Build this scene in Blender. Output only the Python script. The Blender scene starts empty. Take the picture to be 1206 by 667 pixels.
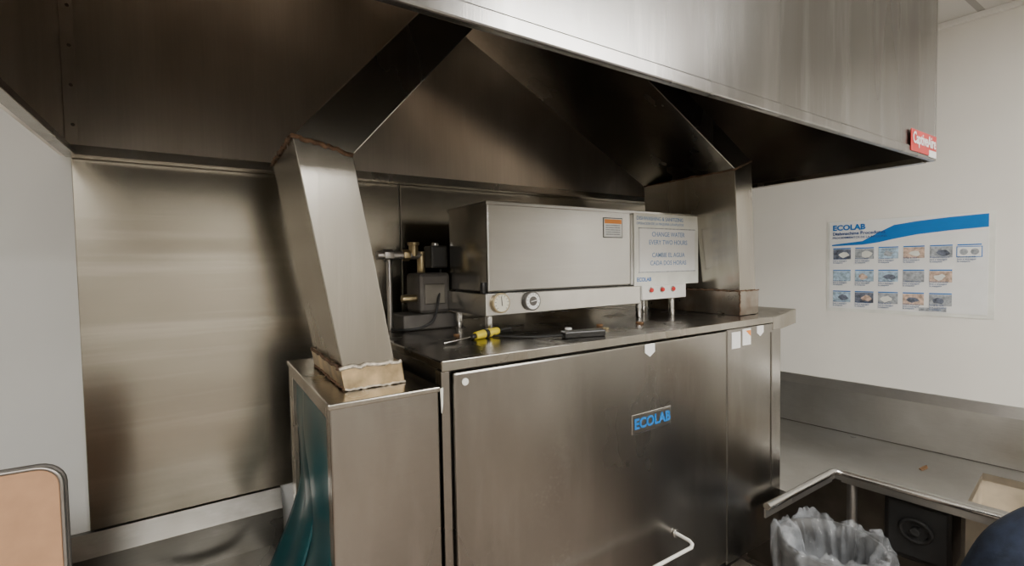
import bpy, bmesh, math, random
from mathutils import Vector, Matrix, noise
random.seed(4)
scene = bpy.context.scene
COL = scene.collection

# ------------------------------------------------------------ materials
def new_mat(name):
    m = bpy.data.materials.new(name); m.use_nodes = True
    nt = m.node_tree
    return m, nt, nt.nodes["Principled BSDF"]

def plain(name, col, rough=0.5, metal=0.0, var=0.12, scale=14, spec=0.5, bump=0.0):
    m, nt, b = new_mat(name)
    tc = nt.nodes.new("ShaderNodeTexCoord")
    n = nt.nodes.new("ShaderNodeTexNoise"); n.inputs["Scale"].default_value = scale; n.inputs["Detail"].default_value = 4
    nt.links.new(tc.outputs["Object"], n.inputs["Vector"])
    r = nt.nodes.new("ShaderNodeValToRGB")
    r.color_ramp.elements[0].position = 0.3; r.color_ramp.elements[1].position = 0.7
    r.color_ramp.elements[0].color = (*[c*(1-var) for c in col], 1)
    r.color_ramp.elements[1].color = (*[min(1, c*(1+var)) for c in col], 1)
    nt.links.new(n.outputs["Fac"], r.inputs["Fac"]); nt.links.new(r.outputs["Color"], b.inputs["Base Color"])
    b.inputs["Roughness"].default_value = rough; b.inputs["Metallic"].default_value = metal
    b.inputs["Specular IOR Level"].default_value = spec
    if bump:
        bp = nt.nodes.new("ShaderNodeBump"); bp.inputs["Strength"].default_value = bump; bp.inputs["Distance"].default_value = 0.01
        nt.links.new(n.outputs["Fac"], bp.inputs["Height"]); nt.links.new(bp.outputs["Normal"], b.inputs["Normal"])
    return m

def steel(name, col, dirt, rough=0.32, grain=(2, 2, 160), stain=0.5, stain_scale=(3, 3, 3), bump=0.03, metal=1.0, aniso=0.0, dent=0.12, spots=0.0, spot_col=(.62, .61, .58), gv=.07, rv=.05, sdet=3, streak=None):
    m, nt, b = new_mat(name)
    L = nt.links
    def N(t, **kw):
        n = nt.nodes.new(t)
        for k, v in kw.items(): n.inputs[k].default_value = v
        return n
    tc = nt.nodes.new("ShaderNodeTexCoord")
    mp = N("ShaderNodeMapping", Scale=grain); L.new(tc.outputs["Object"], mp.inputs["Vector"])
    g = N("ShaderNodeTexNoise", Scale=3, Detail=3); L.new(mp.outputs["Vector"], g.inputs["Vector"])
    mp2 = N("ShaderNodeMapping", Scale=stain_scale); L.new(tc.outputs["Object"], mp2.inputs["Vector"])
    s = N("ShaderNodeTexNoise", Scale=1.0, Detail=sdet, Roughness=0.5); L.new(mp2.outputs["Vector"], s.inputs["Vector"])
    r = nt.nodes.new("ShaderNodeValToRGB")
    r.color_ramp.elements[0].position = 0.35; r.color_ramp.elements[0].color = (0, 0, 0, 1)
    r.color_ramp.elements[1].position = 0.75; r.color_ramp.elements[1].color = (stain, stain, stain, 1)
    L.new(s.outputs["Fac"], r.inputs["Fac"])
    mx = nt.nodes.new("ShaderNodeMix"); mx.data_type = 'RGBA'
    mx.inputs["A"].default_value = (*col, 1); mx.inputs["B"].default_value = (*dirt, 1)
    L.new(r.outputs["Color"], mx.inputs["Factor"])
    mg = nt.nodes.new("ShaderNodeMapRange"); mg.inputs["To Min"].default_value = 1-gv; mg.inputs["To Max"].default_value = 1+gv
    L.new(g.outputs["Fac"], mg.inputs["Value"])
    mul = nt.nodes.new("ShaderNodeMix"); mul.data_type = 'RGBA'; mul.blend_type = 'MULTIPLY'; mul.inputs["Factor"].default_value = 1
    L.new(mx.outputs["Result"], mul.inputs["A"]); L.new(mg.outputs["Result"], mul.inputs["B"])
    out = mul.outputs["Result"]
    if streak:      # pale streaks painted into the colour; streaky reflections on hood front and backsplash
        mp3 = N("ShaderNodeMapping", Scale=streak[0]); L.new(tc.outputs["Object"], mp3.inputs["Vector"])
        sk = N("ShaderNodeTexNoise", Scale=1.0, Detail=4, Roughness=.6); L.new(mp3.outputs["Vector"], sk.inputs["Vector"])
        kr = nt.nodes.new("ShaderNodeValToRGB")
        kr.color_ramp.elements[0].position = 0.50; kr.color_ramp.elements[0].color = (0, 0, 0, 1)
        v = streak[1]; kr.color_ramp.elements[1].position = 0.74; kr.color_ramp.elements[1].color = (v, v, v, 1)
        L.new(sk.outputs["Fac"], kr.inputs["Fac"])
        my = nt.nodes.new("ShaderNodeMix"); my.data_type = 'RGBA'; my.inputs["B"].default_value = (*streak[2], 1)
        L.new(kr.outputs["Color"], my.inputs["Factor"]); L.new(out, my.inputs["A"]); out = my.outputs["Result"]
    if spots:
        sn = N("ShaderNodeTexNoise", Scale=150, Detail=1); L.new(tc.outputs["Object"], sn.inputs["Vector"])
        lo = N("ShaderNodeTexNoise", Scale=4.0, Detail=3); L.new(tc.outputs["Object"], lo.inputs["Vector"])
        a1 = nt.nodes.new("ShaderNodeMath"); a1.operation = 'MULTIPLY'; L.new(sn.outputs["Fac"], a1.inputs[0]); L.new(lo.outputs["Fac"], a1.inputs[1])
        sr = nt.nodes.new("ShaderNodeValToRGB")
        sr.color_ramp.elements[0].position = 0.38; sr.color_ramp.elements[0].color = (0, 0, 0, 1)
        sr.color_ramp.elements[1].position = 0.50; sr.color_ramp.elements[1].color = (spots, spots, spots, 1)
        L.new(a1.outputs[0], sr.inputs["Fac"])
        mz = nt.nodes.new("ShaderNodeMix"); mz.data_type = 'RGBA'; mz.inputs["B"].default_value = (*spot_col, 1)
        L.new(sr.outputs["Color"], mz.inputs["Factor"]); L.new(out, mz.inputs["A"]); out = mz.outputs["Result"]
    L.new(out, b.inputs["Base Color"])
    mr = nt.nodes.new("ShaderNodeMapRange"); mr.inputs["From Min"].default_value = .25; mr.inputs["From Max"].default_value = .75
    mr.inputs["To Min"].default_value = max(.05, rough-rv); mr.inputs["To Max"].default_value = rough+rv
    L.new(s.outputs["Fac"], mr.inputs["Value"]); L.new(mr.outputs["Result"], b.inputs["Roughness"])
    b.inputs["Metallic"].default_value = metal
    if aniso:
        b.inputs["Anisotropic"].default_value = aniso; b.inputs["Anisotropic Rotation"].default_value = 0.25
        tg = nt.nodes.new("ShaderNodeTangent"); tg.direction_type = 'RADIAL'; tg.axis = 'Z'
        L.new(tg.outputs["Tangent"], b.inputs["Tangent"])
    dn = N("ShaderNodeTexNoise", Scale=2.2, Detail=0); L.new(tc.outputs["Object"], dn.inputs["Vector"])
    b0 = N("ShaderNodeBump", Strength=dent, Distance=0.05); L.new(dn.outputs["Fac"], b0.inputs["Height"])
    bp = N("ShaderNodeBump", Strength=bump, Distance=0.002)
    L.new(g.outputs["Fac"], bp.inputs["Height"]); L.new(b0.outputs["Normal"], bp.inputs["Normal"]); L.new(bp.outputs["Normal"], b.inputs["Normal"])
    return m

M_panel = steel("steel_backsplash", (0.42, 0.395, 0.34), (0.27, 0.245, 0.20), 0.22, (1.0, 1.0, 300), 0.9, (1.0, 1.0, 3.0), aniso=.55, dent=.28, streak=((.8, .8, 22), .4, (.56, .54, .48)))  # pale horizontal streaks in the colour imitate reflected light bands
M_hoodf = steel("steel_hood_front", (0.31, 0.305, 0.295), (0.18, 0.17, 0.16), 0.25, (160, 2, 1.0), 0.9, (3, 1, .5), aniso=.6, dent=.15, streak=((14, 2, 1.5), .55, (.48, .47, .455)))  # stain tone and pale streaks painted in for uneven reflections
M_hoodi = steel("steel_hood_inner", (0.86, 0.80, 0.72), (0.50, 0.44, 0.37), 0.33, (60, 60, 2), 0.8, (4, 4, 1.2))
M_door = steel("steel_door", (0.33, 0.315, 0.29), (0.205, 0.19, 0.17), 0.25, (1.5, 1.5, 300), 0.8, (3.5, 3.5, 2.0), aniso=.5, dent=.22, spots=.22, streak=((16, 16, 3.0), .28, (.48, .465, .435)))
M_top = steel("steel_grimy_top", (0.42, 0.40, 0.37), (0.11, 0.095, 0.075), 0.24, (3, 90, 3), 0.9, (9, 9, 9), 0.1, spots=.4, sdet=5, rv=.09)
M_duct = steel("steel_duct", (0.43, 0.41, 0.37), (0.26, 0.235, 0.195), 0.25, (120, 120, 1.5), 0.8, (6, 6, 2), streak=((30, 30, 2), .3, (.55, .53, .49)))
M_rustst = steel("steel_rust_stained", (0.42, 0.39, 0.345), (0.22, 0.15, 0.105), 0.30, (60, 60, 3), 0.9, (11, 11, 11), sdet=6)
M_box = steel("steel_heater", (0.44, 0.435, 0.42), (0.30, 0.29, 0.27), 0.19, (1.5, 1.5, 300), 0.6, (2.5, 2.5, 2.5), aniso=.5, dent=.2, streak=((2, 2, 14), .3, (.54, .53, .51)))
M_table = steel("steel_table", (0.60, 0.595, 0.575), (0.36, 0.345, 0.31), 0.31, (70, 3, 70), 0.8, (4, 4, 4), 0.08, spots=.3, metal=.92, streak=((8, 8, 8), .35, (.70, .69, .67)))
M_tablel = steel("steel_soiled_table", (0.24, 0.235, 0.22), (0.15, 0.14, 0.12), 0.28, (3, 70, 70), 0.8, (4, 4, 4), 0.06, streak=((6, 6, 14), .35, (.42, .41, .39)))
M_rim = steel("steel_rim", (0.62, 0.615, 0.595), (0.43, 0.41, 0.37), 0.24, (10, 10, 10), 0.4, (6, 6, 6))
M_darkst = steel("steel_dark", (0.24, 0.225, 0.20), (0.10, 0.092, 0.08), 0.40, (4, 4, 60), 0.8, (5, 5, 5))  # darker steel tone for body, tank, seams and small plates
M_rust = plain("rusty_scale", (0.15, 0.09, 0.055), 0.8, 0.2, 0.6, 60, bump=0.5)
M_weld = plain("weld_bead", (0.60, 0.54, 0.45), 0.45, 0.7, 0.4, 90, bump=0.6)
M_heat = plain("heat_tinted_steel", (0.60, 0.46, 0.28), 0.28, 0.85, 0.45, 22)
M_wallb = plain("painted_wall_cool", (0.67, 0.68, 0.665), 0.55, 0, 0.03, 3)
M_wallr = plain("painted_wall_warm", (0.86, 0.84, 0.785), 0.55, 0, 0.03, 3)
M_wallf = plain("painted_wall_far", (0.66, 0.64, 0.59), 0.6, 0, 0.1, 1.2)
M_black = plain("black_plastic", (0.018, 0.017, 0.016), 0.35)
M_rubber = plain("black_rubber", (0.03, 0.03, 0.03), 0.6)
M_white = plain("white_enamel", (0.84, 0.83, 0.79), 0.4, 0, 0.05)
M_paper = plain("laminated_paper", (0.86, 0.87, 0.86), 0.3, 0, 0.03)
M_cream = plain("aged_laminate", (0.80, 0.81, 0.75), 0.3, 0, 0.08)
M_dial = plain("dial_cream", (0.72, 0.70, 0.58), 0.3, 0, 0.04)
M_blue = plain("print_blue", (0.010, 0.18, 0.56), 0.35, 0, 0.05)
M_fadeb = plain("print_faded_blue", (0.18, 0.33, 0.58), 0.4, 0, 0.08)
M_dblue = plain("print_dark_blue", (0.02, 0.09, 0.30), 0.4, 0, 0.05)
M_grayp = plain("print_gray", (0.36, 0.39, 0.42), 0.5, 0, 0.4, 90)
M_skyp = plain("print_photo_blue", (0.40, 0.54, 0.66), 0.4, 0, 0.5, 70)
M_tanp = plain("print_photo_tan", (0.58, 0.43, 0.34), 0.4, 0, 0.5, 70)
M_drkp = plain("print_photo_dark", (0.13, 0.15, 0.20), 0.4, 0, 0.6, 70)
M_red = plain("red_plastic", (0.62, 0.02, 0.02), 0.3)
M_redl = plain("red_label", (0.55, 0.03, 0.03), 0.45)
M_orange = plain("orange_label", (0.85, 0.28, 0.03), 0.4)
M_yellow = plain("yellow_plastic", (0.70, 0.56, 0.04), 0.35)
M_brass = plain("old_brass", (0.42, 0.34, 0.20), 0.35, 0.9, 0.3, 30)
M_chrome = plain("chrome", (0.60, 0.59, 0.57), 0.2, 1.0, 0.1)
M_motor = plain("motor_gray", (0.13, 0.12, 0.11), 0.5, 0.4, 0.25)
M_teal = plain("teal_plastic_curtain", (0.005, 0.060, 0.072), 0.28, 0, 0.35, 7)
M_tray = plain("tan_fiberglass", (0.53, 0.31, 0.18), 0.45, 0, 0.08, 25)
M_alum = plain("aluminum_edge", (0.40, 0.38, 0.36), 0.35, 0.9, 0.1)
M_bin = plain("gray_bin_plastic", (0.07, 0.07, 0.07), 0.5)
M_navy = plain("navy_cloth", (0.012, 0.020, 0.042), 0.85, 0, 0.3, 40, bump=0.3)
M_pants = plain("dark_trousers", (0.02, 0.02, 0.024), 0.85, 0, 0.3, 40)
M_skin = plain("skin", (0.50, 0.30, 0.21), 0.5, 0, 0.08)
M_hair = plain("dark_hair", (0.02, 0.014, 0.01), 0.7, 0, 0.5, 80, bump=0.6)
M_basin = plain("stained_basin", (0.58, 0.51, 0.40), 0.45, 0.3, 0.25, 9)
M_leaf = plain("food_scrap_brown", (0.16, 0.08, 0.03), 0.7)

# clear plastic liner
M_bag, nt, b = new_mat("clear_plastic_liner")
b.inputs["Base Color"].default_value = (0.66, 0.70, 0.75, 1); b.inputs["Roughness"].default_value = 0.10
b.inputs["Specular IOR Level"].default_value = 1.0
n = nt.nodes.new("ShaderNodeTexNoise"); n.inputs["Scale"].default_value = 16; n.inputs["Detail"].default_value = 4
tc = nt.nodes.new("ShaderNodeTexCoord"); nt.links.new(tc.outputs["Object"], n.inputs["Vector"])
rr_ = nt.nodes.new("ShaderNodeMapRange"); rr_.inputs["From Min"].default_value = .35; rr_.inputs["From Max"].default_value = .7
rr_.inputs["To Min"].default_value = .10; rr_.inputs["To Max"].default_value = .36
nt.links.new(n.outputs["Fac"], rr_.inputs["Value"]); nt.links.new(rr_.outputs["Result"], b.inputs["Alpha"])
bp = nt.nodes.new("ShaderNodeBump"); bp.inputs["Strength"].default_value = 1.0; bp.inputs["Distance"].default_value = 0.02
nt.links.new(n.outputs["Fac"], bp.inputs["Height"]); nt.links.new(bp.outputs["Normal"], b.inputs["Normal"])

def grid_mat(name, base, line, w, h, mortar, rough):
    m, nt, b = new_mat(name)
    tc = nt.nodes.new("ShaderNodeTexCoord")
    br = nt.nodes.new("ShaderNodeTexBrick"); br.offset = 0
    br.inputs["Scale"].default_value = 1; br.inputs["Brick Width"].default_value = w; br.inputs["Row Height"].default_value = h
    br.inputs["Mortar Size"].default_value = mortar
    br.inputs["Color1"].default_value = (*base, 1); br.inputs["Color2"].default_value = (*[c*0.93 for c in base], 1)
    br.inputs["Mortar"].default_value = (*line, 1)
    nt.links.new(tc.outputs["Object"], br.inputs["Vector"]); nt.links.new(br.outputs["Color"], b.inputs["Base Color"])
    b.inputs["Roughness"].default_value = rough
    return m
M_ceil = grid_mat("ceiling_tiles", (0.70, 0.69, 0.66), (0.40, 0.39, 0.37), 1.2, 0.6, 0.012, 0.8)
M_floor = grid_mat("quarry_tile", (0.34, 0.28, 0.235), (0.17, 0.155, 0.14), 0.15, 0.15, 0.006, 0.4)

# ------------------------------------------------------------ helpers
def group(name, loc=(0, 0, 0), rz=0):
    e = bpy.data.objects.new(name, None); COL.objects.link(e)
    e.location = loc; e.rotation_euler = (0, 0, rz); e.empty_display_size = 0.05
    return e

def link(name, me, mat, parent=None, bevel=0, smooth=False, seg=2):
    ob = bpy.data.objects.new(name, me); COL.objects.link(ob)
    if mat: me.materials.append(mat)
    if parent: ob.parent = parent
    if smooth:
        for p in me.polygons: p.use_smooth = True
    if bevel:
        md = ob.modifiers.new("bevel", 'BEVEL'); md.width = bevel; md.segments = seg; md.limit_method = 'ANGLE'
    return ob

def from_bm(name, bm, mat, parent=None, bevel=0, smooth=False):
    bmesh.ops.recalc_face_normals(bm, faces=bm.faces)
    me = bpy.data.meshes.new(name); bm.to_mesh(me); bm.free()
    return link(name, me, mat, parent, bevel, smooth)

def box(name, lo, hi, mat, parent=None, bevel=0.002):
    x0, y0, z0 = lo; x1, y1, z1 = hi
    v = [(x0, y0, z0), (x1, y0, z0), (x1, y1, z0), (x0, y1, z0), (x0, y0, z1), (x1, y0, z1), (x1, y1, z1), (x0, y1, z1)]
    f = [(0, 3, 2, 1), (4, 5, 6, 7), (0, 1, 5, 4), (1, 2, 6, 5), (2, 3, 7, 6), (3, 0, 4, 7)]
    me = bpy.data.meshes.new(name); me.from_pydata(v, [], f)
    return link(name, me, mat, parent, bevel)

def prism(name, pts, a0, a1, axis, mat, parent=None, bevel=0.0):
    def P(p, a):
        if axis == 'z': return (p[0], p[1], a)
        if axis == 'y': return (p[0], a, p[1])
        return (a, p[0], p[1])
    bm = bmesh.new()
    A = [bm.verts.new(P(p, a0)) for p in pts]; B = [bm.verts.new(P(p, a1)) for p in pts]
    bm.faces.new(A); bm.faces.new(B[::-1])
    for i in range(len(pts)):
        j = (i+1) % len(pts); bm.faces.new((A[i], A[j], B[j], B[i]))
    return from_bm(name, bm, mat, parent, bevel)

def tube(name, pts, r, mat, parent=None, smooth_path=False, cyclic=False):
    cu = bpy.data.curves.new(name, 'CURVE'); cu.dimensions = '3D'; cu.bevel_depth = r; cu.bevel_resolution = 4; cu.use_fill_caps = True
    if smooth_path:
        sp = cu.splines.new('NURBS'); sp.points.add(len(pts)-1)
        for i, p in enumerate(pts): sp.points[i].co = (*p, 1)
        sp.use_endpoint_u = True; sp.order_u = 3; sp.resolution_u = 8
    else:
        sp = cu.splines.new('POLY'); sp.points.add(len(pts)-1)
        for i, p in enumerate(pts): sp.points[i].co = (*p, 1)
    sp.use_cyclic_u = cyclic
    tmp = bpy.data.objects.new(name, cu)
    me = bpy.data.meshes.new_from_object(tmp); bpy.data.objects.remove(tmp)
    return link(name, me, mat, parent, 0, True)

def cyl(name, p0, p1, r, mat, parent=None, r2=None, seg=28, bevel=0.0015):
    p0 = Vector(p0); p1 = Vector(p1); d = p1-p0
    bm = bmesh.new()
    bmesh.ops.create_cone(bm, cap_ends=True, segments=seg, radius1=r, radius2=r if r2 is None else r2, depth=d.length)
    M = Matrix.Translation((p0+p1)/2) @ d.to_track_quat('Z', 'Y').to_matrix().to_4x4()
    bmesh.ops.transform(bm, matrix=M, verts=bm.verts)
    me = bpy.data.meshes.new(name); bm.to_mesh(me); bm.free()
    ob = link(name, me, mat, parent, bevel)
    for p in me.polygons:
        if len(p.vertices) == 4: p.use_smooth = True
    return ob

def text(name, body, size, loc, rot, mat, parent=None, bold=0.0, align='LEFT', ext=0.0004):
    cu = bpy.data.curves.new(name, 'FONT'); cu.body = body; cu.size = size; cu.offset = bold; cu.extrude = ext
    cu.align_x = align; cu.align_y = 'CENTER'; cu.resolution_u = 3
    tmp = bpy.data.objects.new(name, cu)
    me = bpy.data.meshes.new_from_object(tmp); bpy.data.objects.remove(tmp)
    ob = link(name, me, mat, parent); ob.location = loc; ob.rotation_euler = rot
    return ob
FR = (math.pi/2, 0, 0)
RR = (math.pi/2, 0, -math.pi/2)

def bead(name, p0, p1, r, mat, parent, n=26):
    p0 = Vector(p0); p1 = Vector(p1); pts = []
    for i in range(n):
        p = p0.lerp(p1, i/(n-1)); pts.append(p+Vector([random.uniform(-r, r)*0.6 for _ in range(3)]))
    return tube(name, [tuple(p) for p in pts], r, mat, parent)

# ------------------------------------------------------------ room
RWO = (2.765, 0, 0); RWA = math.radians(6)
c6, s6 = math.cos(RWA), math.sin(RWA)
def RW(x, y): return (2.765+x*c6-y*s6, x*s6+y*c6)
WY = 1.67
box("floor", (-2.4, -3.6, -0.06), (3.4, 1.8, 0), M_floor, None, 0)
box("ceiling", (-2.4, -3.6, 2.71), (3.4, 1.8, 2.77), M_ceil, None, 0)
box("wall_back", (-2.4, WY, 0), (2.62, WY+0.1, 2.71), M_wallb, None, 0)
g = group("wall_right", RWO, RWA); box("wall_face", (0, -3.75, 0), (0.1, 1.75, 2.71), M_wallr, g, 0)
box("wall_left", (-2.4, -3.6, 0), (-2.3, WY, 2.71), M_wallf, None, 0)
box("wall_front", (-2.3, -3.6, 0), (3.15, -3.5, 2.71), M_wallf, None, 0)
g = group("trim_ceiling", RWO, RWA); box("angle", (-0.02, -3.4, 2.685), (-0.001, 1.6, 2.709), M_white, g, 0.001)

# ------------------------------------------------------------ wall cladding
g = group("steel_backsplash")
box("panel_1", (-0.277, WY-0.012, 1.02), (0.60, WY-0.001, 2.02), M_panel, g, 0.002)
box("panel_2", (0.603, WY-0.012, 1.02), (2.40, WY-0.001, 2.02), M_panel, g, 0.002)

# ------------------------------------------------------------ exhaust hood
HX0, HX1, HY0, HY1, HZ0, HZ1 = -0.285, 1.91, 0.527, WY-0.014, 2.01, 2.70
g = group("exhaust_hood")
box("front_panel", (HX0, HY0, HZ0), (HX1, HY0+0.010, HZ1), M_hoodf, g, 0.003)
box("front_hem", (HX0, HY0-0.004, HZ0-0.001), (HX1, HY0+0.011, HZ0+0.024), M_hoodf, g, 0.003)
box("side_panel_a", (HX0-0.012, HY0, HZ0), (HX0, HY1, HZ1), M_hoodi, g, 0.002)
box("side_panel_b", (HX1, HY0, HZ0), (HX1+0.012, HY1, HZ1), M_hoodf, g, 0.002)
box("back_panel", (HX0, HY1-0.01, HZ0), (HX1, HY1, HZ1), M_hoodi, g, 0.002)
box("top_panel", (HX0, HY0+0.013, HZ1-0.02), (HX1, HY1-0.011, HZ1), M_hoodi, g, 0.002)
gm = M_duct
box("gutter_back", (HX0, HY1-0.05, HZ0-0.004), (HX1, HY1-0.011, HZ0+0.004), gm, g, 0.001)
box("gutter_back_lip", (HX0, HY1-0.053, HZ0-0.004), (HX1, HY1-0.05, HZ0+0.022), gm, g, 0.001)
box("gutter_side_a", (HX0, HY0+0.02, HZ0-0.004), (HX0+0.026, HY1-0.05, HZ0+0.012), gm, g, 0.001)
box("gutter_side_b", (HX1-0.03, HY0+0.02, HZ0-0.004), (HX1, HY1-0.05, HZ0+0.012), gm, g, 0.001)
box("seam_a", (HX0+0.001, HY1-0.013, HZ0+0.01), (HX0+0.028, HY1-0.0105, HZ1-0.02), M_hoodi, g, 0.001)
for i in range(6):
    z = HZ0+0.08+i*0.1
    cyl("rivet_%d" % (i+1), (HX0+0.018, HY1-0.013, z), (HX0+0.018, HY1-0.017, z), 0.004, M_duct, g, seg=10, bevel=0)
box("label", (1.700, HY0-0.0062, 2.018), (1.902, HY0-0.0045, 2.080), M_redl, g, 0)
t_ = text("label_text", "CaptiveAire", 0.046, (1.708, HY0-0.0078, 2.055), FR, M_paper, g, 0.0008); t_.scale = (.82, 1, 1)
box("label_strip", (1.84, HY0-0.0070, 2.014), (1.898, HY0-0.0046, 2.034), M_paper, g, 0)

# ------------------------------------------------------------ vent ducts
g = group("vent_duct")
y0, y1 = 1.0, 1.305
prism("duct_body", [(.24, 1.457), (.350, 1.457), (.266, 1.942), (.735, 2.477), (.735, 2.675), (.58, 2.675), (.58, 2.455), (.152, 1.967)], y0, y1, 'y', M_duct, g, 0.002)
prism("base_collar", [(.234, 1.458), (.362, 1.458), (.356, 1.505), (.226, 1.505)], y0-0.006, y1+0.006, 'y', M_heat, g, 0.002)
bead("bend_weld_front", (.150, y0-0.001, 1.967), (.266, y0-0.001, 1.942), 0.0045, M_rust, g, 18)
bead("bend_weld_side", (.150, y0, 1.967), (.150, y1, 1.967), 0.0035, M_rust, g)
bead("weld_front", (.226, y0-0.006, 1.505), (.356, y0-0.006, 1.506), 0.0045, M_weld, g, 14)
bead("weld_side", (.227, y0, 1.504), (.227, y1, 1.504), 0.0035, M_rust, g)
bead("weld_side_lower", (.233, y0, 1.461), (.233, y1, 1.461), 0.003, M_rust, g)
bead("weld_bottom", (.236, y0-0.007, 1.460), (.362, y0-0.007, 1.460), 0.0025, M_weld, g)
g2 = group("vent_duct.001")
y0, y1 = 1.0, 1.42
prism("duct_body", [(1.65, 1.511), (1.75, 1.511), (1.716, 2.08), (.90, 2.488), (.90, 2.675), (.737, 2.675), (.737, 2.477), (1.61, 2.04)], y0, y1, 'y', M_duct, g2, 0.002)
box("base_collar", (1.636, y0-0.006, 1.511), (1.755, y1+0.006, 1.60), M_rustst, g2, 0.002)
bead("weld_top", (1.636, y0-0.006, 1.601), (1.755, y0-0.006, 1.601), 0.002, M_rust, g2)
bead("weld_side", (1.635, y0, 1.601), (1.635, y1, 1.601), 0.003, M_rust, g2)
bead("weld_corner", (1.635, y0-.005, 1.515), (1.635, y0-.005, 1.60), 0.003, M_rust, g2)
bead("bend_weld", (1.61, y0-0.001, 2.04), (1.716, y0-0.001, 2.08), 0.003, M_rust, g2)
bead("bend_weld_side", (1.609, y0, 2.04), (1.609, y1, 2.04), 0.003, M_rust, g2)

# ------------------------------------------------------------ dishwasher
g = group("commercial_dishwasher")
FY = 0.916
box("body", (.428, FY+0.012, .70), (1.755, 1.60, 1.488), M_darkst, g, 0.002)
box("top_plate", (.412, FY-0.004, 1.490), (1.70, 1.605, 1.510), M_top, g, 0.003)
box("top_front_lip", (.412, FY-0.007, 1.489), (1.70, FY-0.003, 1.5105), M_duct, g, 0.001)
box("door_panel", (.436, FY-0.012, .72), (1.412, FY+0.010, 1.484), M_door, g, 0.005)
box("left_channel", (.412, FY-0.002, .70), (.432, FY+0.03, 1.488), M_door, g, 0.002)
box("right_front_panel", (1.422, FY-0.004, .70), (1.757, FY+0.011, 1.486), M_door, g, 0.003)
box("right_panel_seam", (1.690, FY-0.006, .90), (1.694, FY-0.003, 1.455), M_darkst, g, 0)
prism("exit_flare", [(1.700, 1.462), (1.705, 1.506), (1.86, 1.528), (1.86, 1.474), (1.76, 1.462)], FY-0.006, 1.44, 'y', M_duct, g, 0.002)
box("door_track", (1.413, FY-0.010, .72), (1.421, FY+0.005, 1.484), M_darkst, g, 0.001)
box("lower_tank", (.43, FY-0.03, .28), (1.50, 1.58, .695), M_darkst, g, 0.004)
box("tank_ledge", (1.36, FY-0.07, .672), (1.50, FY-0.005, .698), M_duct, g, 0.003)
for i, (x, y) in enumerate([(.48, .95), (1.45, .95), (.48, 1.52), (1.45, 1.52)]):
    cyl("leg_%d" % (i+1), (x, y, 0), (x, y, .281), 0.025, M_chrome, g)
hz = .905
tube("door_handle", [(1.150, FY-0.010, hz), (1.150, FY-0.062, hz), (1.147, FY-0.074, hz-0.003), (1.135, FY-0.080, hz-0.006), (.70, FY-0.080, hz-0.006), (.688, FY-0.074, hz-0.003), (.685, FY-0.06, hz), (.685, FY-0.010, hz)], 0.005, M_white, g)
cyl("handle_boss", (1.150, FY-0.012, hz), (1.150, FY-0.018, hz), 0.012, M_chrome, g)
box("badge_frame", (.968, FY-0.015, 1.237), (1.132, FY-0.012, 1.293), M_chrome, g, 0.002)
box("badge_plate", (.972, FY-0.0165, 1.241), (1.128, FY-0.0145, 1.289), M_darkst, g, 0.001)
text("badge_text", "ECOLAB", 0.040, (1.05, FY-0.0174, 1.265), FR, M_blue, g, 0.0012, 'CENTER', 0.0006)
def tag(nm, x, z, w, h, mat, point=True):
    pts = [(x-w/2, z+h/2), (x+w/2, z+h/2), (x+w/2, z-h*.15), (x, z-h/2), (x-w/2, z-h*.15)] if point else [(x-w/2, z+h/2), (x+w/2, z+h/2), (x+w/2, z-h/2), (x-w/2, z-h/2)]
    prism(nm, pts, FY-0.0135 if x < 1.41 else FY-0.0055, FY-0.0115 if x < 1.41 else FY-0.0035, 'y', mat, g)
tag("tag_1", 1.045, 1.464, .040, .036, M_paper)
tag("tag_2", 1.475, 1.448, .048, .055, M_paper, False)
tag("tag_3", 1.537, 1.453, .048, .055, M_paper, False)
tag("tag_4", 1.620, 1.466, .040, .036, M_paper)
prism("tag_orange", [(1.53, 1.475), (1.558, 1.475), (1.558, 1.455)], FY-.0070, FY-.0054, 'y', M_orange, g)
cyl("door_bumper", (.462, FY-0.012, 1.462), (.462, FY-0.016, 1.462), 0.008, M_cream, g)
prism("caulk_drip", [(.409, 1.452), (.415, 1.455), (.414, 1.42), (.411, 1.40)], FY-0.004, FY, 'y', M_cream, g)

# entry vestibule
g = group("dishwasher_side_vestibule")
X0, X1, Y0, Y1, ZT = .188, .408, .92, 1.43, 1.457
box("front_panel", (X0, Y0, .45), (X1, Y0+0.014, ZT-0.003), M_door, g, 0.003)
box("top_panel", (X0-0.004, Y0-0.004, ZT-0.012), (X1+0.003, Y1+0.004, ZT), M_duct, g, 0.003)
box("back_panel", (X0, Y1-0.014, .45), (X1, Y1, ZT-0.012), M_door, g, 0.002)
box("inner_panel", (X1-0.014, Y0+0.014, .45), (X1, Y1-0.014, ZT-0.012), M_darkst, g, 0)
box("frame_front", (X0, Y0+0.014, .45), (X0+0.012, Y0+0.035, ZT-0.012), M_duct, g, 0.001)
box("frame_back", (X0, Y1-0.06, .45), (X0+0.012, Y1-0.014, ZT-0.012), M_duct, g, 0.001)
box("frame_top", (X0, Y0+0.035, ZT-0.035), (X0+0.012, Y1-0.06, ZT-0.012), M_duct, g, 0.001)
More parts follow.
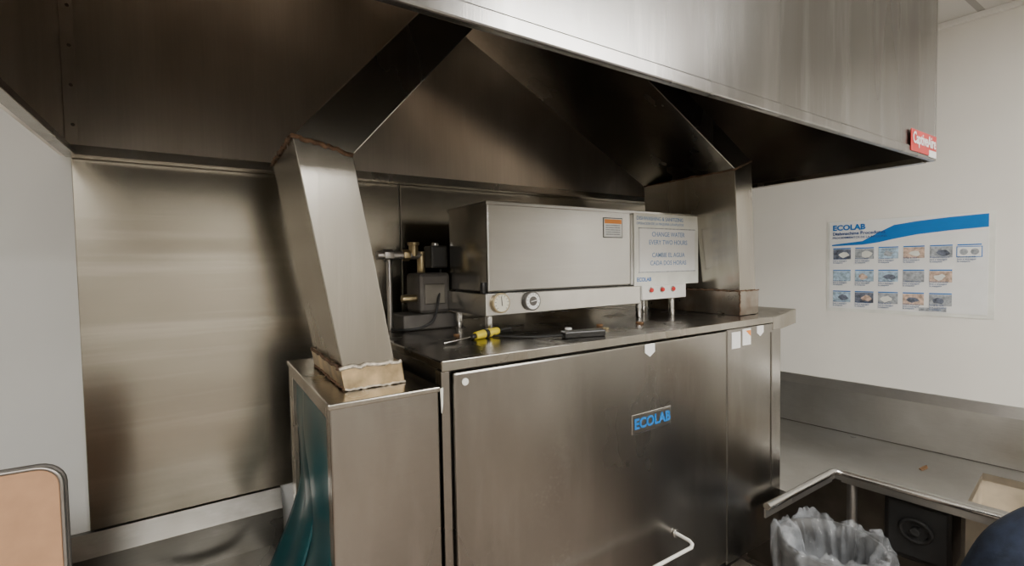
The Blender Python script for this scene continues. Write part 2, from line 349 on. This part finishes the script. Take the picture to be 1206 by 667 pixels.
for k, (ya, yb, off) in enumerate([(Y0+0.03, 1.22, 0.0), (1.16, Y1-0.055, 0.010)]):
    bm = bmesh.new(); NU, NV = 16, 34; gr = []
    for j in range(NV+1):
        t = j/NV; row = []
        for i in range(NU+1):
            s = i/NU
            y = ya+(yb-ya)*s
            z = ZT-0.03-t*0.565
            out = 0.11*max(0, t-0.45)**1.6*3.2*(1-0.55*s if k == 0 else 1-0.2*s) if t > .45 else 0
            x = X0+0.004+off*.8-out+0.005*math.sin(s*7+t*3+k)*min(1, t*3)+0.003*math.sin(t*10+s*3)
            row.append(bm.verts.new((x, y-0.05*t*t*(1-s)*k, z)))
        gr.append(row)
    for j in range(NV):
        for i in range(NU): bm.faces.new((gr[j][i], gr[j][i+1], gr[j+1][i+1], gr[j+1][i]))
    ob = from_bm("curtain_flap_%d" % (k+1), bm, M_teal, g, 0, True)
    md = ob.modifiers.new("thick", 'SOLIDIFY'); md.thickness = 0.003

# ------------------------------------------------------------ booster heater
g = group("booster_heater")
BX0, BXM, BX1, BY0, BY1 = .678, 1.262, 1.615, 1.17, 1.42
ZA, ZB, ZT2 = 1.565, 1.632, 1.893
box("cover", (BX0, BY0, ZB), (BXM-0.002, BY1, ZT2), M_box, g, 0.006)
box("cover_lip", (BX0-0.003, BY0-0.003, ZT2-0.010), (BX1+0.002, BY1+0.003, ZT2+0.002), M_box, g, 0.002)
box("control_box", (BXM, BY0, ZB), (BX1, BY1, ZT2-0.011), M_white, g, 0.004)
box("base_strip", (BX0-0.012, BY0-0.006, ZA), (1.30, BY1, ZB-0.002), M_rim, g, 0.003)
box("switch_panel", (1.302, BY0-0.012, ZA+0.012), (1.545, BY1-0.05, ZB-0.003), M_white, g, 0.003)
for i, (x, y) in enumerate([(BX0+0.012, BY0+0.02), (BX0+0.012, BY1-0.04), (1.50, BY0+0.02), (1.50, BY1-0.09), (1.33, BY0+0.03)]):
    zt = ZA+0.001 if x < 1.3 else ZA+0.013
    cyl("leg_%d" % (i+1), (x, y, 1.510), (x, y, zt), 0.0115, M_chrome, g)
for i, x in enumerate([.712, .822]):
    cyl("gauge_bezel_%d" % (i+1), (x, BY0-0.006, 1.602), (x, BY0-0.018, 1.602), 0.029, M_brass if i == 0 else M_motor, g)
    cyl("gauge_face_%d" % (i+1), (x, BY0-0.017, 1.602), (x, BY0-0.0190, 1.602), 0.0245, M_dial if i == 0 else M_paper, g, bevel=0)
    if i == 1: cyl("gauge_hub", (x, BY0-0.0185, 1.602), (x, BY0-0.0197, 1.602), 0.014, M_motor, g, bevel=0)
    for k in range(11):
        a = math.radians(225-k*27)
        p0 = (x+0.0185*math.cos(a), BY0-0.0192, 1.602+0.0185*math.sin(a)); p1 = (x+0.0235*math.cos(a), BY0-0.0192, 1.602+0.0235*math.sin(a))
        cyl("tick_%d_%d" % (i+1, k), p0, p1, 0.0007, M_black, g, seg=6, bevel=0)
    a = math.radians(95 if i == 0 else 10)
    cyl("needle_%d" % (i+1), (x-0.008*math.cos(a), BY0-0.0200, 1.602-0.008*math.sin(a)), (x+0.019*math.cos(a), BY0-0.0200, 1.602+0.019*math.sin(a)), 0.0012, M_black if i == 0 else M_paper, g, seg=8, bevel=0)
for i, x in enumerate([1.345, 1.405, 1.465]):
    cyl("lamp_ring_%d" % (i+1), (x, BY0-0.012, 1.612), (x, BY0-0.016, 1.612), 0.011, M_chrome, g)
    cyl("indicator_%d" % (i+1), (x, BY0-0.015, 1.612), (x, BY0-0.022, 1.612), 0.0075, M_red, g)
box("warning_label", (1.13, BY0-0.0015, 1.800), (1.215, BY0-0.0002, 1.862), M_paper, g, 0)
box("warning_header", (1.133, BY0-0.0022, 1.845), (1.212, BY0-0.0012, 1.859), M_orange, g, 0)
box("warning_edge", (1.127, BY0-0.0008, 1.797), (1.218, BY0-0.0001, 1.865), M_black, g, 0)
for k in range(5):
    box("warning_line_%d" % k, (1.138, BY0-0.0022, 1.807+k*0.0075), (1.205, BY0-0.0012, 1.8105+k*0.0075), M_grayp, g, 0)
box("placard_outer", (BXM+0.006, BY0-0.007, ZB-0.004), (BX1+0.012, BY0-0.003, ZT2-0.006), M_cream, g, 0.001)
box("placard_inner", (BXM+0.030, BY0-0.0095, ZB+0.045), (BX1-0.012, BY0-0.0065, ZT2-0.060), M_paper, g, 0.001)
cx = (BXM+BX1)/2+0.01
yy = BY0-0.0099
for i, (t_, z) in enumerate([("CHANGE WATER", 1.812), ("EVERY TWO HOURS", 1.783), ("CAMBIE EL AGUA", 1.737), ("CADA DOS HORAS", 1.708)]):
    text("placard_text_%d" % (i+1), t_, 0.0235, (cx, yy, z), FR, M_fadeb, g, 0.0002, 'CENTER', 0.0002)
text("placard_title", "DISHWASHING & SANITIZING", 0.019, (BXM+0.018, BY0-0.0076, 1.868), FR, M_fadeb, g, 0.0002, 'LEFT', 0.0002)
text("placard_subtitle", "OPERACION DE LA MAQUINA LAVAPLATOS", 0.013, (BXM+0.018, BY0-0.0076, 1.850), FR, M_fadeb, g, 0, 'LEFT', 0.0002)
text("placard_brand", "ECOLAB", 0.02, (BXM+0.018, BY0-0.0076, ZB+0.018), FR, M_blue, g, 0.0005, 'LEFT', 0.0002)
box("inner_edge_a", (BXM+0.028, BY0-0.0100, ZB+0.043), (BX1-0.010, BY0-0.0070, ZB+0.046), M_grayp, g, 0)
box("inner_edge_b", (BXM+0.028, BY0-0.0100, ZT2-0.061), (BX1-0.010, BY0-0.0070, ZT2-0.058), M_grayp, g, 0)
cyl("left_knob", (BX0-0.004, BY0+0.02, ZB-0.002), (BX0-0.004, BY0+0.02, ZB+0.03), 0.008, M_black, g)

# ------------------------------------------------------------ plumbing
g = group("water_inlet_plumbing")
PY = 1.47
cyl("riser_pipe", (.492, PY, 1.510), (.492, PY, 1.745), 0.009, M_alum, g)
cyl("tee_body", (.455, PY, 1.748), (.60, PY, 1.748), 0.013, M_alum, g)
cyl("union_nut", (.475, PY, 1.748), (.505, PY, 1.748), 0.020, M_alum, g, seg=6)
cyl("union_nut_2", (.538, PY, 1.748), (.560, PY, 1.748), 0.019, M_brass, g, seg=6)
cyl("vacuum_breaker", (.575, PY, 1.745), (.575, PY, 1.780), 0.016, M_brass, g, seg=8)
cyl("breaker_cap", (.575, PY, 1.780), (.575, PY, 1.790), 0.019, M_brass, g)
cyl("elbow_drop", (.600, PY, 1.760), (.600, PY, 1.690), 0.013, M_brass, g)
box("solenoid_coil", (.622, PY-0.035, 1.705), (.680, PY+0.03, 1.778), M_black, g, 0.005)
cyl("coil_stem", (.65, PY, 1.775), (.65, PY, 1.790), 0.012, M_chrome, g)
box("pump_housing", (.568, PY-0.06, 1.560), (.676, PY+0.06, 1.690), M_motor, g, 0.012)
box("pump_foot", (.510, PY-0.07, 1.5105), (.690, PY+0.07, 1.560), M_motor, g, 0.006)
box("pump_plate", (.585, PY-0.064, 1.590), (.655, PY-0.059, 1.655), M_darkst, g, 0.003)
cyl("fitting", (.520, PY-0.03, 1.610), (.570, PY-0.03, 1.610), 0.012, M_brass, g)
tube("cable", [(.49, PY-0.02, 1.515), (.50, PY-0.08, 1.517), (.56, PY-0.1, 1.52), (.62, PY-0.09, 1.55), (.655, PY-0.03, 1.70)], 0.004, M_rubber, g, True)

# ------------------------------------------------------------ loose things
g = group("screwdriver")
A = Vector((.500, 1.09, 1.5165)); B = Vector((.70, 1.155, 1.524)); d = (B-A).normalized()
cyl("shaft", A, A+d*0.115, 0.0032, M_chrome, g)
cyl("ferrule", A+d*0.10, A+d*0.118, 0.007, M_black, g)
cyl("grip_a", A+d*0.115, A+d*0.150, 0.0105, M_yellow, g, 0.0125)
cyl("grip_band", A+d*0.150, A+d*0.165, 0.0125, M_black, g)
cyl("grip_b", A+d*0.165, A+d*0.208, 0.0125, M_yellow, g, 0.0105)
g = group("power_adapter")
ob = box("brick", (-.062, -.017, 0), (.062, .017, .018), M_black, g, 0.004); ob.location = (.870, .985, 1.5105); ob.rotation_euler = (0, 0, -.25)
tube("cord", [(.81, 1.0, 1.518), (.76, 1.03, 1.5145), (.70, 1.08, 1.5145), (.66, 1.16, 1.5145), (.73, 1.22, 1.5145), (.80, 1.24, 1.5145)], 0.003, M_rubber, g, True)
g = group("bottle_cap_clutter")
for i, (x, y, c) in enumerate([(1.02, 1.05, M_brass), (1.06, 1.12, M_leaf), (1.20, 1.08, M_leaf), (.60, 1.22, M_leaf), (.93, 1.12, M_paper)]):
    cyl("cap_%d" % (i+1), (x, y, 1.510), (x, y, 1.516), 0.009+0.002*(i % 3), c, g, seg=9)

# ------------------------------------------------------------ right dish table
g = group("dish_table")
DZ = .86
lo = DZ-0.03
xi = -.57
def rw(pts): return [RW(*p) for p in pts]
YJ = .94
PJ = RW(xi, YJ)
yJ = PJ[1]
wallJ = RW(-0.004, YJ); wallB = RW(-0.004, (WY-0.006)/c6-0.002)
prism("deck_back", [(1.768, yJ), PJ, wallJ, (wallB[0]-0.002, WY-0.004), (1.768, WY-0.004)], lo, DZ, 'z', M_table, g)
prism("deck_a", rw([(xi, .56), (-0.004, .56), (-0.004, YJ), (xi, YJ)]), lo, DZ, 'z', M_table, g)
prism("deck_b", rw([(xi, -1.6), (-0.004, -1.6), (-0.004, 0), (xi, 0)]), lo, DZ, 'z', M_table, g)
prism("deck_c", rw([(xi, 0), (-.50, 0), (-.50, .56), (xi, .56)]), lo, DZ, 'z', M_table, g)
prism("deck_d", rw([(-.16, 0), (-0.004, 0), (-0.004, .56), (-.16, .56)]), lo, DZ, 'z', M_table, g)
bz = .62
prism("bowl_floor", rw([(-.50, 0), (-.16, 0), (-.16, .56), (-.50, .56)]), bz-0.004, bz, 'z', M_basin, g)
for nm, q in {"bowl_wall_a": [(-.504, 0), (-.50, 0), (-.50, .56), (-.504, .56)], "bowl_wall_b": [(-.16, 0), (-.156, 0), (-.156, .56), (-.16, .56)],
              "bowl_wall_c": [(-.504, .56), (-.156, .56), (-.156, .564), (-.504, .564)], "bowl_wall_d": [(-.504, -.004), (-.156, -.004), (-.156, 0), (-.504, 0)]}.items():
    prism(nm, rw(q), bz, DZ-0.0015, 'z', M_basin, g)
cd = RW(-.33, .28)
cyl("drain", (cd[0], cd[1], bz), (cd[0], cd[1], bz+0.004), 0.045, M_chrome, g)
e0 = RW(xi, -1.6)
yr = min(yJ, FY-0.03)
rim = [(1.600, yr-0.0, DZ+0.002), (PJ[0]-0.03, yr, DZ+0.002), (PJ[0]-0.008, yr-0.008, DZ+0.002), (PJ[0]+0.003, yr-0.03, DZ+0.002), (e0[0], e0[1], DZ+0.002)]
tube("rolled_rim", rim, 0.013, M_rim, g)
prism("front_apron", [(1.600, yr+0.004), (PJ[0]-0.012, yr+0.004), (PJ[0]-0.012, yr+0.010), (1.600, yr+0.010)], .820, DZ-0.01, 'z', M_table, g)
prism("side_apron", rw([(xi+0.008, -1.6), (xi+0.014, -1.6), (xi+0.014, .92), (xi+0.008, .92)]), .820, lo, 'z', M_table, g)
bm = bmesh.new()
prof = [(-0.003, DZ), (-0.040, DZ), (-0.034, 1.065), (-0.010, 1.108), (-0.003, 1.108)]
rows = []
for yv in (-1.6, 1.675):
    rows.append([bm.verts.new((*RW(px, yv), pz)) for px, pz in prof])
bm.faces.new(rows[0]); bm.faces.new(rows[1][::-1])
for i in range(len(prof)):
    j = (i+1) % len(prof); bm.faces.new((rows[0][i], rows[0][j], rows[1][j], rows[1][i]))
from_bm("splash_right", bm, M_table, g)
pa = RW(-0.041, -1.6); pb = RW(-0.041, 1.64)
tube("splash_caulk", [(pa[0], pa[1], DZ+.001), (pb[0], pb[1], DZ+.001)], 0.003, M_darkst, g)
prism("splash_back", [(WY-0.014, DZ), (WY-0.045, DZ), (WY-0.040, 1.0), (WY-0.016, 1.018), (WY-0.014, 1.018)], 1.77, 2.53, 'x', M_table, g)
for i, (a, b_) in enumerate([(-.50, .90), (-.52, -.4), (-.06, .90), (-.06, -.4), (-.52, -1.5)]):
    p = RW(a, b_); cyl("leg_%d" % (i+1), (p[0], p[1], 0), (p[0], p[1], lo), 0.018, M_alum, g)
prism("undershelf_panel", rw([(-.10, -1.5), (-.09, -1.5), (-.09, 1.5), (-.10, 1.5)]), .05, .80, 'z', M_darkst, g)
g = group("food_scrap")
p = RW(-.28, .72)
prism("scrap", [(p[0]-.035, p[1]-.008), (p[0]+.01, p[1]-.013), (p[0]+.045, p[1]+.0), (p[0]+.005, p[1]+.004), (p[0]-.025, p[1]+.006)], DZ+.0005, DZ+.004, 'z', M_leaf, g, 0.001)

g = group("disposer_control_box", RWO, RWA)
box("housing", (-.48, .60, .56), (-.30, .80, .80), M_black, g, 0.01)
box("face_plate", (-.484, .615, .58), (-.479, .785, .78), M_rubber, g, 0.004)
pts = [(-.498-0.012*math.sin(a*1.0), .70+0.045*math.cos(a), .69+0.045*math.sin(a)) for a in [2*math.pi*i/28 for i in range(28)]]
tube("hose_loop", pts, 0.007, M_rubber, g, False, True)
cyl("knob", (-.484, .70, .69), (-.513, .70, .69), 0.014, M_rubber, g)
box("bracket", (-.475, .63, .80), (-.33, .77, .829), M_darkst, g, 0.002)

# ------------------------------------------------------------ left soiled-dish table
g = group("soiled_dish_table")
box("deck", (-1.5, .86, .83), (.180, WY-0.05, .86), M_tablel, g, 0.002)
bm = bmesh.new()
prof = [(WY-0.002, .86), (WY-0.055, .86), (WY-0.052, .965), (WY-0.020, 1.018), (WY-0.002, 1.018)]
rows = [[bm.verts.new((xv, py, pz)) for py, pz in prof] for xv in (-1.5, .182)]
bm.faces.new(rows[0]); bm.faces.new(rows[1][::-1])
for i in range(len(prof)):
    j = (i+1) % len(prof); bm.faces.new((rows[0][i], rows[0][j], rows[1][j], rows[1][i]))
from_bm("splash", bm, M_tablel, g)
tube("rolled_rim", [(-1.5, .855, .865), (.175, .855, .865)], 0.017, M_rim, g)
for i, (x, y) in enumerate([(-1.4, .92), (.12, .92), (-1.4, 1.55), (.12, 1.55)]):
    cyl("leg_%d" % (i+1), (x, y, 0), (x, y, .83), 0.02, M_chrome, g)
ring = [(-0.03+0.11*math.cos(a), 1.44+0.11*math.sin(a), .868) for a in [2*math.pi*i/36 for i in range(36)]]
tube("scrap_ring", ring, 0.007, M_rim, g, False, True)

g = group("serving_tray", (-.230, 1.17, .861), math.radians(-4))
W, H, R = .46, .500, .035
def rrect(w, h, r, inset=0):
    pts = []
    for cxx, cyy, a0 in [(-r, h-r, 0), (-w+r, h-r, 90), (-w+r, r, 180), (-r, r, 270)]:
        for k in range(7):
            a = math.radians(a0+k*15); pts.append((cxx+(r-inset)*math.cos(a), cyy+(r-inset)*math.sin(a)))
    return pts
prism("tray_face", rrect(W, H, R, 0.004), -0.003, 0.007, 'y', M_tray, g)
ro = rrect(W, H, R, 0.0)
tube("tray_edge", [(p[0], -0.003, p[1]) for p in ro], 0.0035, M_alum, g, False, True)
tube("tray_edge_outer", [(p[0]+.001, 0.008, p[1]) for p in ro], 0.0045, M_motor, g, False, True)

# ------------------------------------------------------------ poster
g = group("instruction_poster", RWO, RWA)
PYL, PYR, PZ0, PZ1 = 1.146, .572, 1.457, 1.895
def py(s): return PYL+(PYR-PYL)*s
def pz(q): return PZ0+(PZ1-PZ0)*q
box("laminate", (-.0025, PYR-0.02, PZ0-0.004), (-.0005, PYL+0.004, PZ1+0.004), M_cream, g, 0)
box("sheet", (-.004, PYR, PZ0+0.012), (-.0022, PYL-0.006, PZ1), M_paper, g, 0)
bm = bmesh.new()
up = [(0.03, .745), (.25, .775), (.36, .86), (.46, .93), (.60, .955), (.80, .975), (1.0, .985)]
dn = [(0.03, .73), (.25, .735), (.36, .755), (.46, .785), (.60, .82), (.80, .845), (1.0, .86)]
va = [bm.verts.new((-.0052, py(s), pz(q))) for s, q in up]; vb = [bm.verts.new((-.0052, py(s), pz(q))) for s, q in dn]
for i in range(len(up)-1): bm.faces.new((va[i], va[i+1], vb[i+1], vb[i]))
from_bm("blue_band", bm, M_blue, g)
text("brand", "ECOLAB", 0.036, (-.0056, py(.035), pz(.93)), RR, M_blue, g, 0.0014)
text("title", "Dishmachine Procedures", 0.021, (-.0056, py(.035), pz(.865)), RR, M_dblue, g, 0.0004)
text("subtitle", "PROCEDIMIENTOS DE LA MAQUINA", 0.0135, (-.0056, py(.035), pz(.82)), RR, M_dblue, g, 0.0001)
ss = [.105, .265, .425, .585, .745, .90]; qs = [.62, .375, .14]
mats = [M_drkp, M_grayp, M_skyp, M_tanp, M_grayp, M_paper, M_skyp, M_skyp, M_skyp, M_grayp, M_tanp, M_skyp, M_drkp, M_grayp, M_tanp, M_grayp]
k = 0
for r_, q in enumerate(qs):
    for c_, s in enumerate(ss):
        if r_ > 0 and c_ == 5: continue
        y = py(s); z = pz(q)
        box("caption_bar_%d" % k, (-.0055, y-.037, z+.032), (-.0041, y+.037, z+.037), M_blue, g, 0)
        if c_ == 5:
            box("icon_frame", (-.0050, y-.040, z-.018), (-.0041, y+.040, z+.028), M_blue, g, 0)
            box("icon_ground", (-.0056, y-.037, z-.015), (-.0049, y+.037, z+.025), M_paper, g, 0)
            for m_ in (-1, 1):
                cyl("icon_circle_%d" % (m_+2), (-.0055, y+m_*.017, z+.005), (-.0062, y+m_*.017, z+.005), 0.013, M_grayp, g, bevel=0)
        else:
            box("photo_%d" % k, (-.0052, y-.037, z-.018), (-.0041, y+.037, z+.030), mats[k % len(mats)], g, 0)
            bm = bmesh.new(); yc = y+random.uniform(-.01, .01); nn = 9
            vs = [bm.verts.new((-.0056, yc+random.uniform(.013, .026)*math.cos(2*math.pi*i/nn), z+.004+random.uniform(.009, .018)*math.sin(2*math.pi*i/nn))) for i in range(nn)]
            bm.faces.new(vs)
            from_bm("photo_detail_%d" % k, bm, random.choice([M_paper, M_skyp, M_cream, M_drkp, M_tanp, M_grayp]), g)
        text("caption_%d" % k, random.choice(["Prepare machine", "Close drain fill", "Scrap & rack", "Check the temp", "Remove clean"]) + "\nlave y enjuague\nla maquina", 0.0095, (-.0056, y+.037, z-.026), RR, M_dblue, g)
        k += 1
box("footer", (-.0055, py(.78), pz(.04)), (-.0041, py(.62), pz(.075)), M_grayp, g, 0)

# ------------------------------------------------------------ bin with liner
g = group("trash_bin")
BC = (1.645, .695); BR = .140; BT = .812
bm = bmesh.new(); rings = []
prof = [(BR*.78, 0.0), (BR*.80, 0.02), (BR*.98, BT-.05), (BR*1.05, BT-.045), (BR*1.06, BT), (BR*.99, BT), (BR*.96, BT-.05), (BR*.76, .03)]
for r, z in prof:
    rings.append([bm.verts.new((BC[0]+r*math.cos(2*math.pi*i/48), BC[1]+r*math.sin(2*math.pi*i/48), z)) for i in range(48)])
for a in range(len(rings)-1):
    for i in range(48): bm.faces.new((rings[a][i], rings[a][(i+1) % 48], rings[a+1][(i+1) % 48], rings[a+1][i]))
bm.faces.new(rings[0][::-1]); bm.faces.new(rings[-1])
from_bm("bin_body", bm, M_bin, g, 0, True)
bm = bmesh.new(); rings = []; N = 220
prof = [(1.16, -.30), (1.17, -.24), (1.17, -.18), (1.17, -.12), (1.16, -.07), (1.15, -.03), (1.13, .005), (1.07, .022), (1.00, .012), (.95, -.01), (.92, -.04), (.89, -.08), (.86, -.12), (.81, -.17), (.74, -.21), (.6, -.25), (.4, -.28), (.2, -.29), (.06, -.295)]
for k, (rr, dz) in enumerate(prof):
    ring = []
    for i in range(N):
        a = 2*math.pi*i/N; ca, sa = math.cos(a), math.sin(a)
        tw = a+.05*k
        cw, sw = math.cos(tw), math.sin(tw)
        f1 = noise.noise(Vector((ca*1.8, sa*1.8, k*.12)))*.040
        f2 = (.5-abs(noise.noise(Vector((cw*4.2, sw*4.2, k*.10+9)))))*.040
        f3 = (.5-abs(noise.noise(Vector((cw*11, sw*11, k*.14+20)))))*.022
        f4 = noise.noise(Vector((ca*24, sa*24, k*.9)))*.005
        r = BR*rr+(f1+f2+f3+f4-.030)*min(1, rr*1.4)
        if rr >= 1.05: r = max(r, BR*1.075)
        ring.append(bm.verts.new((BC[0]+r*ca, BC[1]+r*sa, BT+dz+.055*noise.noise(Vector((ca*2.4+5, sa*2.4, k*.12)))+.018*noise.noise(Vector((ca*8, sa*8, k*.3))))))
    rings.append(ring)
for a in range(len(rings)-1):
    for i in range(N): bm.faces.new((rings[a][i], rings[a][(i+1) % N], rings[a+1][(i+1) % N], rings[a+1][i]))
bm.faces.new(rings[-1])
from_bm("liner", bm, M_bag, g, 0, True)

# ------------------------------------------------------------ kneeling worker
def skin(name, verts, edges, mat, parent, lvl=2, root=0):
    me = bpy.data.meshes.new(name); me.from_pydata([v[0] for v in verts], edges, [])
    ob = bpy.data.objects.new(name, me); COL.objects.link(ob); me.materials.append(mat); ob.parent = parent
    md = ob.modifiers.new("skin", 'SKIN'); md.use_smooth_shade = True
    for i, v in enumerate(verts):
        r = v[1]; r = (r, r) if not isinstance(r, tuple) else r
        me.skin_vertices[0].data[i].radius = r
        me.skin_vertices[0].data[i].use_root = (i == root)
    sb = ob.modifiers.new("sub", 'SUBSURF'); sb.levels = lvl; sb.render_levels = lvl
    return ob
g = group("kneeling_worker", (1.960, .195, 0), math.radians(-33))
hxo = .105
skin("jacket", [((0, -.10, .52), .135), ((0, -.06, .68), .125), ((0, -.01, .82), .14), ((0, .02, .93), .12), ((.045, .035, 1.01), .058),
                ((-.10, .02, .955), .088), ((-.19, .03, .915), .074), ((-.23, .08, .77), .056), ((-.235, .14, .64), .048), ((-.17, .24, .60), .042), ((-.12, .30, .58), .036),
                ((.10, .02, .945), .085), ((.185, .03, .915), .070), ((.22, .09, .76), .055), ((.21, .14, .64), .048), ((.15, .22, .60), .042), ((.10, .28, .58), .036)],
     [(0, 1), (1, 2), (2, 3), (3, 4), (3, 5), (5, 6), (6, 7), (7, 8), (8, 9), (9, 10), (3, 11), (11, 12), (12, 13), (13, 14), (14, 15), (15, 16)], M_navy, g)
skin("trousers", [((0, -.11, .50), .13), ((-.09, -.08, .44), .10), ((-.12, .22, .42), .075), ((-.12, .25, .36), .068), ((-.12, .22, .10), .05), ((-.12, .23, .07), .045),
                  ((.09, -.08, .42), .10), ((.11, .06, .10), .075), ((.11, .02, .075), .07), ((.11, -.30, .065), .052), ((.11, -.36, .06), .045)],
     [(0, 1), (1, 2), (2, 3), (3, 4), (4, 5), (0, 6), (6, 7), (7, 8), (8, 9), (9, 10)], M_pants, g)
for nm, x, y0_, z in (("shoe_a", -.12, .20, .035), ("shoe_b", .11, -.50, .04)):
    skin(nm, [((x, y0_, z), .035), ((x, y0_+.10, z), .036), ((x, y0_+.20, z), .033)], [(0, 1), (1, 2)], M_rubber, g)
o = hxo
skin("head", [((.045, .04, 1.01), .050), ((o, .05, 1.08), .052), ((o, .07, 1.14), (.070, .078)), ((o, .07, 1.205), (.078, .092)), ((o, .06, 1.26), (.060, .07)), ((o, .155, 1.155), .016)],
     [(0, 1), (1, 2), (2, 3), (3, 4), (2, 5)], M_skin, g)
skin("hair", [((o, .04, 1.14), (.06, .05)), ((o, .035, 1.205), (.083, .085)), ((o, .053, 1.265), (.070, .080))], [(0, 1), (1, 2)], M_hair, g)
for s in (-1, 1):
    skin("ear_%s" % ("l" if s < 0 else "r"), [((o+s*.074, .06, 1.16), .010), ((o+s*.079, .055, 1.19), .012)], [(0, 1)], M_skin, g)
    cyl("eye_%s" % ("l" if s < 0 else "r"), (o+s*.03, .14, 1.19), (o+s*.03, .157, 1.19), 0.008, M_black, g, seg=12, bevel=0.001)
for hn, hx, hy, sd in (("left", -.12, .30, 1), ("right", .10, .28, -1)):
    z = .575
    skin("palm_"+hn, [((hx, hy, z), .026), ((hx+.005*sd, hy+.05, z-.005), (.038, .018)), ((hx+.008*sd, hy+.085, z-.01), (.040, .014))], [(0, 1), (1, 2)], M_skin, g)
    for i, (dx, ln) in enumerate([(-.030, .055), (-.010, .070), (.010, .076), (.029, .068)]):
        bx = hx+.008*sd+dx*sd
        skin("finger_%s_%d" % (hn, i+1), [((bx, hy+.08, z-.01), .0095), ((bx, hy+.085+ln*.5, z-.016), .009), ((bx, hy+.085+ln*.8, z-.034), .008), ((bx, hy+.085+ln*.9, z-.052), .007)], [(0, 1), (1, 2), (2, 3)], M_skin, g, 1)
    skin("thumb_"+hn, [((hx+.022*sd, hy+.02, z-.005), .012), ((hx+.052*sd, hy+.05, z-.016), .0105), ((hx+.060*sd, hy+.085, z-.03), .009)], [(0, 1), (1, 2)], M_skin, g, 1)

# ------------------------------------------------------------ ceiling lights
def troffer(name, x, y, e, w=1.2, d=.6):
    g = group(name)
    box("frame", (x-w/2-.03, y-d/2-.03, 2.69), (x+w/2+.03, y+d/2+.03, 2.709), M_white, g, 0.002)
    m, nt, b = new_mat("diffuser"); b.inputs["Emission Color"].default_value = (1, .97, .92, 1); b.inputs["Emission Strength"].default_value = e
    box("diffuser", (x-w/2, y-d/2, 2.682), (x+w/2, y+d/2, 2.689), m, g, 0)
troffer("ceiling_light", 1.55, -.75, 24)
troffer("ceiling_light.001", -.75, -1.0, 24)
troffer("ceiling_light.002", .4, -2.5, 32)

w = bpy.data.worlds.new("World"); scene.world = w; w.use_nodes = True
w.node_tree.nodes["Background"].inputs[0].default_value = (1, .94, .85, 1); w.node_tree.nodes["Background"].inputs[1].default_value = .2

# ------------------------------------------------------------ camera
cam = bpy.data.cameras.new("camera"); co = bpy.data.objects.new("camera", cam); COL.objects.link(co)
cam.sensor_width = 36; cam.sensor_fit = 'HORIZONTAL'; cam.lens = 559/1206*36; cam.clip_start = 0.02
yaw, pitch, roll = math.radians(33), math.radians(-2.15), math.radians(1.0)
f = Vector((math.sin(yaw)*math.cos(pitch), math.cos(yaw)*math.cos(pitch), math.sin(pitch)))
r = f.cross(Vector((0, 0, 1))).normalized(); u = r.cross(f)
r2 = r*math.cos(roll)-u*math.sin(roll); u2 = u*math.cos(roll)+r*math.sin(roll)
M = Matrix((r2, u2, -f)).transposed().to_4x4(); M.translation = (0, 0, 1.71)
co.matrix_world = M
scene.camera = co
